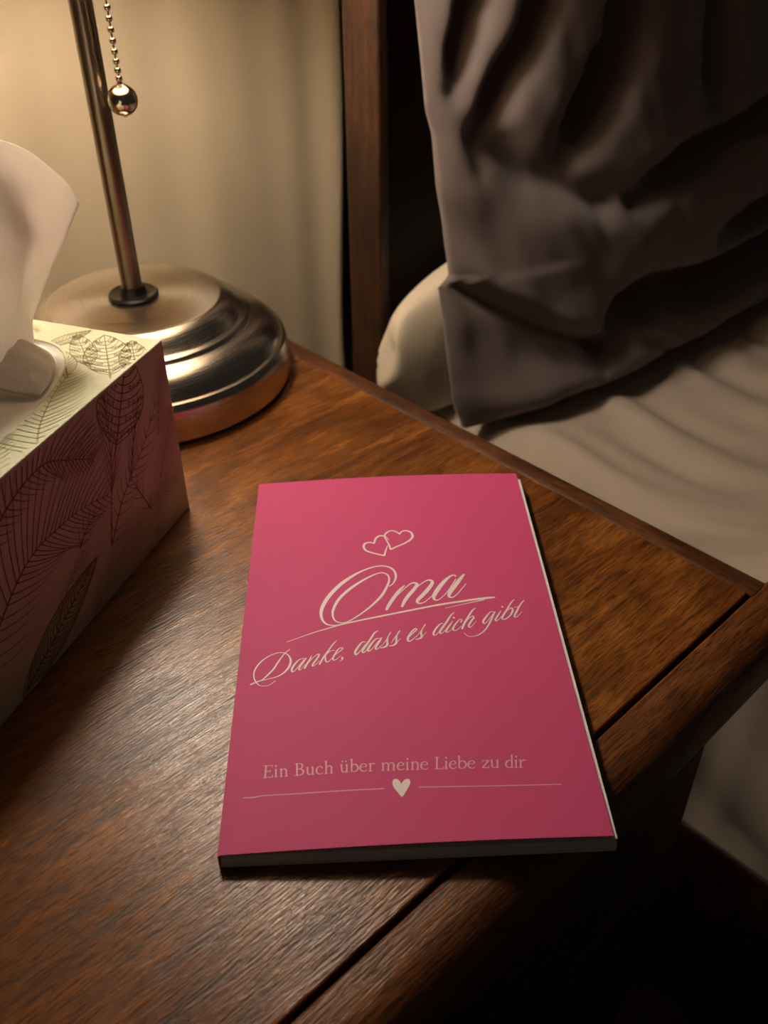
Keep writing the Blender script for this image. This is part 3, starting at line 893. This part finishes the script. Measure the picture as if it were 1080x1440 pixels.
# lettering on the cover: pen strokes as (across, up, width) in millimetres
INK = {
 'title': [
  [(59.74,122.38,0.35),(61.64,124.43,0.62),(62.85,128.2,0.99),(62.39,132.14,0.91),(60.31,134.84,0.73),(57.02,135.93,0.64),(52.55,135.13,0.73),(47.32,132.44,1.0),(42.87,128.91,1.53),(38.47,124.36,1.77),(34.52,118.54,1.74),(32.07,113.0,1.63),(31.24,108.45,1.27),(31.81,104.36,0.92),(33.57,101.72,0.66),(36.33,100.73,0.58),(39.78,101.18,0.66),(43.26,103.12,0.58),(47.49,106.55,0.67),(52.18,111.3,0.94),(56.27,116.74,1.21),(58.84,122.45,0.97),(59.94,126.74,0.72),(59.35,129.83,0.72),(57.21,131.38,0.63),(53.88,130.51,0.72),(48.67,127.04,1.07),(43.15,122.05,1.32),(38.8,116.57,1.3),(36.49,111.05,1.11),(35.98,107.01,0.84),(37.02,103.4,0.58),(39.44,101.95,0.5),(41.86,102.24,0.5)],
  [(66.22,122.6,0.44),(63.69,119.26,1.31),(60.75,114.16,1.55),(59.0,110.64,1.45),(58.01,108.25,1.1)],
  [(62.63,116.14,0.26),(65.72,120.2,0.44),(68.81,123.52,0.62),(70.65,123.96,0.98),(71.47,122.82,1.42),(70.41,120.45,1.58),(67.63,116.34,1.65),(65.64,112.79,1.46),(64.47,109.66,1.02)],
  [(70.39,120.18,0.35),(73.11,122.99,0.53),(75.81,125.14,0.71),(77.45,125.22,1.16),(78.07,123.81,1.42),(76.74,120.9,1.67),(73.71,116.51,1.74),(71.36,113.49,1.55),(70.89,111.95,1.11),(71.89,111.11,0.77),(74.08,112.03,0.43),(77.58,115.77,0.35)],
  [(88.42,127.45,0.81),(87.2,128.06,0.72),(85.04,126.49,1.17),(82.14,122.79,1.77),(79.18,117.82,1.92),(77.92,114.7,1.47),(78.4,112.84,0.77),(80.21,113.27,0.43),(83.82,117.59,0.39),(88.22,125.52,0.45)],
  [(92.0,128.41,0.72),(90.04,125.44,1.61),(87.0,120.66,1.85),(84.84,117.01,1.65),(84.28,114.91,1.12),(85.26,114.08,0.69),(87.17,115.31,0.43),(90.09,119.18,0.44),(92.13,122.34,0.35)],
 ],
 'swash': [
  [(17.79,92.99,0.27),(28.13,97.2,0.41),(33.8,99.12,0.54),(40.09,101.15,0.75),(47.58,102.88,0.79),(55.41,104.54,0.87),(65.66,106.78,0.91),(80.49,110.04,0.99),(89.46,111.56,1.07),(93.97,112.37,1.07),(98.78,113.02,1.22),(103.13,113.43,0.79)],
  [(81.94,107.66,0.21),(89.85,109.82,0.35),(98.66,112.11,0.5)],
 ],
 'hearts': [
  [(60.9,153.47,0.3),(60.1,155.42,0.37),(58.96,156.46,0.6),(57.19,156.83,0.83),(55.36,155.31,0.9),(54.36,151.86,0.81)],
  [(54.41,151.66,0.67),(52.32,152.49,0.67),(50.24,151.72,0.89),(49.66,149.45,0.95),(50.7,146.83,0.8),(52.98,145.28,0.73),(55.83,143.92,0.72),(57.83,143.09,0.79),(58.57,142.94,0.79),(58.75,143.7,0.72),(59.25,145.94,0.65),(60.28,149.55,0.37)],
  [(66.13,157.38,0.68),(64.74,159.15,0.6),(62.7,160.16,0.61),(60.56,159.21,0.68),(59.26,156.67,0.75),(60.01,153.3,0.59),(61.03,149.96,0.66),(61.33,147.62,0.73),(61.65,146.96,0.73),(62.37,147.41,0.73),(64.18,148.58,0.73),(67.82,150.66,0.74),(70.61,153.06,0.89),(71.81,155.59,1.05),(71.24,158.25,0.91),(69.25,159.73,0.76),(67.13,159.24,0.68),(66.06,157.24,0.6)],
 ],
 'subtitle': [
  [(19.21,88.96,0.24),(17.36,86.91,0.42),(15.46,83.56,0.6),(13.39,79.07,0.65),(11.29,76.03,0.58),(9.19,73.53,0.41)],
  [(5.06,71.75,0.69),(6.99,72.73,0.58),(8.95,73.38,0.41),(11.66,73.97,0.35),(14.87,74.85,0.47),(17.54,76.8,0.65),(19.32,79.72,0.89),(19.78,82.81,0.84),(18.97,85.34,0.54),(17.36,86.98,0.42),(15.27,87.47,0.36),(12.48,86.67,0.42),(9.52,84.65,0.54),(7.16,81.56,0.6),(5.99,78.23,0.53),(6.07,75.17,0.47),(7.13,72.55,0.4),(8.6,70.92,0.29),(10.37,70.49,0.23),(12.57,71.05,0.23),(14.23,72.72,0.29)],
  [(25.75,83.48,0.24),(24.83,83.43,0.27),(23.68,83.22,0.38),(22.67,82.59,0.48),(21.15,80.23,0.8),(20.42,78.28,0.85),(20.58,76.88,0.58),(21.48,77.26,0.32),(23.21,79.88,0.27),(24.96,82.85,0.27)],
  [(25.86,83.56,0.32),(24.76,81.62,0.64),(23.46,79.24,0.74),(23.16,77.72,0.53),(23.85,77.66,0.26),(25.48,80.3,0.21)],
  [(27.79,84.66,0.27),(27.04,82.35,0.65),(25.95,79.95,0.75),(25.31,78.14,0.64)],
  [(26.39,80.53,0.21),(28.39,83.49,0.27),(29.97,85.1,0.38),(30.78,84.87,0.65),(30.01,83.03,0.7),(28.56,80.34,0.69),(28.24,79.12,0.48),(29.15,79.51,0.27),(30.94,81.69,0.21)],
  [(37.6,92.04,0.28),(36.19,90.2,0.55),(34.35,86.8,0.65),(32.53,83.45,0.7),(30.97,79.81,0.64)],
  [(36.78,86.75,0.33),(35.27,86.56,0.33),(33.44,84.64,0.43),(33.22,82.75,0.59),(33.47,81.16,0.59),(34.38,80.93,0.37),(36.21,83.13,0.22)],
  [(36.21,83.45,0.22),(38.51,85.8,0.33),(40.03,87.44,0.38),(39.45,87.98,0.38),(38.29,87.27,0.49),(36.9,84.66,0.65),(36.09,82.51,0.65),(36.55,81.53,0.48),(37.81,82.21,0.27),(39.2,83.83,0.22)],
  [(39.61,82.85,0.54),(39.79,82.42,0.86),(39.6,81.43,0.38),(38.72,80.72,0.16)],
  [(48.95,90.36,0.37),(47.55,90.25,0.52),(45.95,87.78,0.88),(44.82,85.29,0.94),(45.1,83.78,0.65),(46.51,85.16,0.36),(49.08,89.27,0.29)],
  [(54.15,96.17,0.3),(52.69,95.16,0.67),(50.69,91.33,0.81),(48.41,87.16,0.87),(47.59,85.08,0.72),(48.35,84.81,0.43),(50.26,87.02,0.29)],
  [(55.25,92.05,0.3),(54.3,91.94,0.37),(52.88,91.52,0.52),(50.93,88.69,0.88),(49.77,86.19,0.94),(50.21,85.31,0.58),(51.8,86.9,0.29),(54.1,90.64,0.29)],
  [(55.41,92.3,0.37),(54.39,90.18,0.81),(53.06,87.67,0.8),(52.86,86.18,0.65),(53.63,86.34,0.36),(55.57,88.36,0.22)],
  [(55.56,88.14,0.22),(57.57,91.71,0.37),(58.91,94.8,0.52)],
  [(59.14,95.06,0.45),(57.93,92.57,0.52),(57.52,90.4,0.74),(57.42,88.23,0.88),(56.28,87.01,0.66),(54.73,86.69,0.44)],
  [(59.01,88.99,0.22),(61.07,92.8,0.37),(62.53,95.46,0.52)],
  [(62.79,95.71,0.45),(61.56,93.21,0.52),(61.13,91.03,0.74),(61.03,89.07,0.88),(59.88,87.85,0.66),(58.32,87.52,0.44)],
  [(61.2,89.28,0.29),(62.87,91.36,0.22)],
  [(66.0,91.6,0.3),(68.05,94.13,0.45),(69.49,95.83,0.53),(69.0,96.53,0.53),(67.47,94.83,0.75),(65.85,91.61,0.96),(65.74,89.86,0.74),(66.83,89.79,0.44),(69.18,92.29,0.3)],
  [(69.15,91.85,0.22),(71.28,95.28,0.37),(72.97,98.43,0.53)],
  [(73.18,98.69,0.53),(71.62,95.71,0.56),(71.15,93.5,0.82),(71.17,91.73,0.89),(70.0,90.7,0.66),(68.75,90.55,0.44)],
  [(71.52,92.15,0.3),(73.25,94.28,0.22)],
  [(80.32,98.89,0.33),(79.1,98.52,0.47),(77.08,95.8,0.75),(75.98,93.35,0.79),(76.19,92.37,0.51),(77.42,92.99,0.28),(79.93,96.78,0.24)],
  [(85.42,104.99,0.24),(83.96,103.45,0.63),(81.78,99.53,0.86),(79.21,95.41,0.89),(78.57,93.77,0.7),(79.21,93.18,0.37),(81.18,95.31,0.23)],
  [(84.31,99.98,0.24),(82.77,97.49,0.66),(81.22,94.75,0.75),(81.42,93.77,0.47),(82.46,94.27,0.23),(84.01,96.02,0.19)],
  [(84.83,102.2,0.72),(85.0,101.9,0.86),(85.1,101.67,0.72)],
  [(87.52,99.26,0.67),(88.16,100.52,0.38),(87.29,100.85,0.38),(85.45,98.5,0.66),(84.11,96.02,0.8),(84.18,94.75,0.56),(85.47,94.83,0.28),(87.48,96.99,0.19)],
  [(94.36,107.25,0.29),(92.86,105.69,0.68),(90.59,101.71,0.82),(88.82,98.35,0.85),(87.61,95.44,0.75)],
  [(89.05,98.63,0.19),(90.93,101.12,0.29),(92.59,102.5,0.48),(92.99,101.61,0.72),(91.76,99.65,0.81),(90.47,97.15,0.76),(90.75,96.15,0.52),(91.84,96.95,0.28),(93.86,99.71,0.19)],
  [(101.72,104.49,0.37),(100.22,104.73,0.43),(98.06,101.86,0.73),(96.6,99.37,0.85),(96.82,98.09,0.54),(98.24,99.31,0.3),(101.39,103.95,0.25)],
  [(102.16,104.85,0.31),(100.94,102.49,0.67),(99.15,98.55,0.72),(96.88,94.69,0.59),(94.32,92.14,0.47),(91.69,91.02,0.35),(89.72,91.11,0.29),(88.18,92.93,0.3)],
  [(104.53,105.32,0.25),(103.0,102.6,0.67),(101.66,100.27,0.73),(101.91,99.36,0.48),(103.22,100.58,0.24),(104.75,102.36,0.18)],
  [(105.37,107.76,0.68),(105.49,107.53,0.81),(105.61,107.31,0.68)],
  [(111.19,111.9,0.25),(109.48,110.05,0.56),(107.01,105.62,0.74),(104.64,101.63,0.79),(104.71,100.35,0.61),(106.0,100.49,0.49),(108.1,102.62,0.67),(109.41,105.35,0.8),(109.12,106.86,0.5),(107.52,105.6,0.25)],
  [(115.14,111.4,0.31),(113.17,108.8,0.62),(110.99,104.75,0.8),(109.7,102.2,0.73),(109.94,101.28,0.49),(111.38,102.33,0.31),(113.16,104.68,0.18)],
  [(110.32,107.12,0.25),(112.58,107.5,0.25)],
 ],
 'rule': [
  [(6.24,21.05,0.31),(9.82,20.92,0.42),(13.13,21.33,0.29),(24.81,21.23,0.29),(39.1,21.28,0.29),(53.39,21.15,0.31)],
  [(65.06,21.01,0.31),(89.12,20.33,0.29),(112.84,20.07,0.31)],
 ],
 'byline': [
  [(13.1,28.56,0.53),(13.13,33.62,0.54)],
  [(12.31,33.51,0.24),(14.13,33.56,0.24),(15.3,33.5,0.24)],
  [(15.3,33.5,0.34),(15.34,32.65,0.17)],
  [(13.11,31.17,0.24),(14.73,31.19,0.24)],
  [(14.7,31.67,0.19),(14.75,30.68,0.19)],
  [(12.44,28.65,0.24),(14.41,28.65,0.24),(15.55,28.67,0.24)],
  [(15.55,28.67,0.34),(15.67,29.61,0.17)],
  [(16.81,28.61,0.48),(16.65,31.81,0.49)],
  [(16.33,28.64,0.22),(17.3,28.64,0.22)],
  [(16.28,31.51,0.19),(16.65,31.75,0.29)],
  [(16.59,33.01,0.59),(16.6,33.19,0.59),(16.62,33.37,0.49)],
  [(18.57,28.6,0.48),(18.43,31.81,0.49)],
  [(18.09,28.63,0.22),(19.06,28.63,0.22)],
  [(19.85,28.63,0.22),(20.82,28.63,0.22)],
  [(17.83,31.51,0.19),(18.43,31.75,0.29)],
  [(18.47,30.85,0.22),(19.05,31.63,0.27),(19.67,31.74,0.39),(20.23,31.09,0.49),(20.26,30.31,0.48),(20.33,28.63,0.48)],
  [(23.97,28.6,0.53),(23.81,33.6,0.54)],
  [(23.14,33.51,0.24),(24.61,33.57,0.24),(25.54,33.18,0.44),(25.75,32.46,0.49),(25.43,31.62,0.36),(24.53,31.26,0.24),(23.89,31.2,0.24)],
  [(24.07,31.23,0.24),(25.14,31.14,0.29),(26.01,30.49,0.53),(26.1,29.6,0.53),(25.51,28.83,0.36),(24.46,28.63,0.24),(23.24,28.63,0.24)],
  [(27.51,31.8,0.49),(27.56,29.72,0.48),(27.87,28.83,0.43),(28.4,28.66,0.29),(28.89,28.83,0.24),(29.32,29.31,0.22)],
  [(29.33,28.6,0.48),(29.27,31.8,0.49)],
  [(29.33,28.66,0.29),(29.86,28.78,0.17)],
  [(26.93,31.56,0.19),(27.51,31.74,0.29)],
  [(28.75,31.56,0.19),(29.27,31.74,0.29)],
  [(32.51,31.09,0.44),(32.19,31.66,0.34),(31.57,31.78,0.27),(30.85,31.21,0.46),(30.57,30.14,0.53),(30.93,29.07,0.43),(31.66,28.63,0.31),(32.34,28.78,0.26),(32.82,29.26,0.17)],
  [(33.92,28.61,0.48),(33.88,33.92,0.49)],
  [(33.43,28.64,0.22),(34.41,28.64,0.22)],
  [(35.25,28.65,0.22),(36.23,28.68,0.22)],
  [(33.33,33.61,0.2),(33.88,33.92,0.29)],
  [(33.9,30.86,0.22),(34.54,31.64,0.27),(35.18,31.76,0.39),(35.73,31.12,0.49),(35.73,30.34,0.48),(35.74,28.66,0.48)],
  [(39.25,31.99,0.49),(39.24,29.91,0.48),(39.53,29.02,0.43),(40.05,28.83,0.29),(40.55,28.99,0.24),(40.99,29.46,0.22)],
  [(40.98,28.75,0.48),(41.01,31.95,0.49)],
  [(40.98,28.81,0.29),(41.51,28.91,0.17)],
  [(38.66,31.73,0.19),(39.25,31.93,0.29)],
  [(40.48,31.73,0.19),(41.01,31.89,0.29)],
  [(39.49,33.19,0.54),(39.5,33.37,0.54)],
  [(40.73,33.19,0.54),(40.73,33.37,0.54)],
  [(42.64,28.95,0.48),(42.71,34.02,0.49)],
  [(42.17,33.73,0.2),(42.71,34.02,0.29)],
  [(42.67,31.08,0.22),(43.41,31.81,0.29),(44.29,31.59,0.44),(44.82,30.39,0.53),(44.54,29.27,0.43),(43.65,28.72,0.29),(42.64,29.01,0.24)],
  [(45.62,30.4,0.22),(46.64,30.47,0.22),(47.67,30.6,0.24)],
  [(47.67,30.6,0.39),(47.54,31.41,0.39),(46.8,31.81,0.27),(46.03,31.43,0.39),(45.54,30.19,0.53),(45.9,29.09,0.43),(46.73,28.66,0.31),(47.42,28.83,0.26),(47.89,29.29,0.17)],
  [(49.01,28.6,0.48),(49.11,31.8,0.49)],
  [(48.4,28.63,0.22),(49.63,28.61,0.22)],
  [(48.44,31.51,0.19),(49.11,31.74,0.29)],
  [(49.08,30.78,0.22),(49.65,31.49,0.29),(50.1,31.69,0.44),(50.58,31.53,0.44)],
  [(53.31,28.52,0.48),(53.44,31.72,0.49)],
  [(52.82,28.56,0.22),(53.79,28.54,0.22)],
  [(54.67,28.51,0.22),(55.64,28.49,0.22)],
  [(56.51,28.46,0.22),(57.48,28.43,0.22)],
  [(52.84,31.43,0.19),(53.44,31.66,0.29)],
  [(53.4,30.77,0.22),(54.08,31.53,0.27),(54.74,31.63,0.39),(55.26,30.96,0.49),(55.23,30.18,0.48),(55.15,28.5,0.48)],
  [(55.25,30.72,0.22),(55.94,31.48,0.27),(56.59,31.58,0.39),(57.12,30.9,0.49),(57.08,30.13,0.48),(57.0,28.45,0.48)],
  [(58.41,30.12,0.22),(59.44,30.18,0.22),(60.47,30.31,0.24)],
  [(60.47,30.31,0.39),(60.36,31.11,0.39),(59.64,31.52,0.27),(58.85,31.15,0.39),(58.32,29.92,0.53),(58.64,28.81,0.43),(59.46,28.38,0.31),(60.16,28.54,0.26),(60.65,29.0,0.17)],
  [(61.64,28.29,0.48),(61.83,31.49,0.49)],
  [(61.09,28.34,0.22),(62.18,28.31,0.22)],
  [(61.38,31.21,0.19),(61.83,31.43,0.29)],
  [(61.91,32.69,0.59),(61.94,32.87,0.59),(61.98,33.05,0.49)],
  [(63.36,28.25,0.48),(63.57,31.45,0.49)],
  [(62.86,28.29,0.22),(63.87,28.27,0.22)],
  [(64.69,28.25,0.22),(65.7,28.23,0.22)],
  [(62.92,31.17,0.19),(63.57,31.39,0.29)],
  [(63.51,30.5,0.22),(64.2,31.26,0.27),(64.86,31.36,0.39),(65.36,30.69,0.49),(65.31,29.92,0.48),(65.19,28.24,0.48)],
  [(66.46,29.92,0.22),(67.54,29.99,0.22),(68.62,30.12,0.24)],
  [(68.62,30.12,0.39),(68.52,30.92,0.39),(67.77,31.33,0.27),(66.94,30.96,0.39),(66.36,29.72,0.53),(66.68,28.62,0.43),(67.53,28.19,0.31),(68.27,28.35,0.26),(68.78,28.81,0.17)],
  [(71.7,28.06,0.53),(72.14,33.06,0.54)],
  [(71.43,32.99,0.22),(72.83,32.95,0.22)],
  [(70.92,28.11,0.24),(72.81,28.06,0.24),(73.85,28.06,0.24)],
  [(73.85,28.06,0.34),(74.17,29.12,0.17)],
  [(74.86,27.98,0.48),(75.16,31.18,0.49)],
  [(74.31,28.02,0.22),(75.4,28.0,0.22)],
  [(74.69,30.89,0.19),(75.15,31.12,0.29)],
  [(75.27,32.38,0.59),(75.31,32.56,0.59),(75.36,32.74,0.49)],
  [(76.3,29.69,0.22),(77.28,29.76,0.22),(78.27,29.89,0.24)],
  [(78.27,29.89,0.39),(78.21,30.7,0.39),(77.54,31.1,0.27),(76.77,30.73,0.39),(76.21,29.49,0.53),(76.46,28.39,0.43),(77.22,27.96,0.31),(77.9,28.12,0.26),(78.38,28.58,0.17)],
  [(79.33,28.12,0.48),(79.87,33.19,0.49)],
  [(79.26,32.9,0.2),(79.87,33.19,0.29)],
  [(79.56,30.25,0.22),(80.43,30.98,0.29),(81.36,30.75,0.44),(81.84,29.55,0.53),(81.43,28.43,0.43),(80.42,27.89,0.29),(79.34,28.18,0.24)],
  [(82.65,29.56,0.22),(83.69,29.63,0.22),(84.73,29.77,0.24)],
  [(84.73,29.77,0.39),(84.67,30.57,0.39),(83.97,30.97,0.27),(83.16,30.6,0.39),(82.55,29.36,0.53),(82.81,28.26,0.43),(83.61,27.83,0.31),(84.32,28.0,0.27),(84.83,28.47,0.17)],
  [(87.56,30.09,0.17),(87.7,30.77,0.32)],
  [(87.7,30.77,0.27),(89.76,30.75,0.27)],
  [(89.76,30.75,0.44),(87.28,27.87,0.43)],
  [(87.23,27.84,0.27),(89.42,27.78,0.27)],
  [(89.42,27.78,0.31),(89.61,28.48,0.17)],
  [(90.92,30.89,0.49),(90.64,28.81,0.48),(90.84,27.91,0.43),(91.38,27.72,0.29),(91.94,27.88,0.24),(92.48,28.33,0.22)],
  [(92.38,27.63,0.48),(92.83,30.83,0.49)],
  [(92.39,27.69,0.29),(92.98,27.79,0.17)],
  [(90.25,30.67,0.19),(90.91,30.83,0.29)],
  [(92.22,30.61,0.2),(92.82,30.77,0.29)],
  [(97.32,27.48,0.48),(98.12,32.79,0.49)],
  [(97.56,32.5,0.2),(98.12,32.79,0.3)],
  [(97.32,27.54,0.29),(97.85,27.64,0.17)],
  [(97.72,30.15,0.22),(97.09,30.65,0.29),(96.08,30.14,0.44),(95.45,28.96,0.53),(95.69,27.91,0.43),(96.43,27.54,0.31),(97.4,28.07,0.22)],
  [(98.73,27.44,0.48),(99.22,30.65,0.49)],
  [(98.12,27.49,0.22),(99.34,27.45,0.22)],
  [(98.68,30.36,0.2),(99.21,30.59,0.29)],
  [(99.41,31.85,0.59),(99.46,32.03,0.59),(99.52,32.21,0.49)],
  [(100.31,27.4,0.48),(100.81,30.6,0.49)],
  [(99.63,27.45,0.22),(100.99,27.41,0.22)],
  [(100.03,30.33,0.2),(100.81,30.54,0.29)],
  [(100.65,29.59,0.22),(101.38,30.29,0.29),(101.9,30.49,0.44),(102.42,30.32,0.44)],
 ],
 'heart': [
  [(59.21,22.67),(58.98,23.32),(58.58,24.09),(57.99,24.62),(57.37,24.81),(56.74,24.53),(56.38,23.8),(56.29,22.74),(56.83,21.12),(57.97,19.27),(58.86,17.86),(59.28,17.59),(59.85,18.32),(61.21,20.54),(62.12,22.39),(62.31,23.44),(62.06,24.27),(61.64,24.55),(60.74,24.45),(59.8,23.59)],
 ],
}

def put_cover(u, v):
    return (u / 1000, v / 1000, cover_z(u / 1000, v / 1000) + 0.00006)
for key, nm, mat, lab in (('title', 'title_lettering', 'print_white', 'large white script word Oma'), ('swash', 'title_underline', 'print_white', 'white swash under the title'),
                     ('hearts', 'heart_outlines', 'print_white', 'two linked white heart outlines'), ('subtitle', 'subtitle_lettering', 'print_white', 'small white script line under the title'),
                     ('byline', 'byline_lettering', 'print_soft', 'pale serif line of text'), ('rule', 'rule_lines', 'print_soft', 'thin pale rules beside the heart')):
    v, f = [], []
    for s in INK[key]:
        ribbon(v, f, catmull([tuple(p) for p in s], 7), put_cover)
    o = mesh_obj(nm, v, f, M[mat], front, smooth=False); tag(o, lab)
hv = [put_cover(*p[:2]) for p in catmull([tuple(p) for p in INK['heart'][0]] + [tuple(INK['heart'][0][0])], 4)[:-1]]
o = mesh_obj('solid_heart', hv, [tuple(range(len(hv)))], M['print_white'], front, smooth=False); tag(o, 'small solid cream heart')
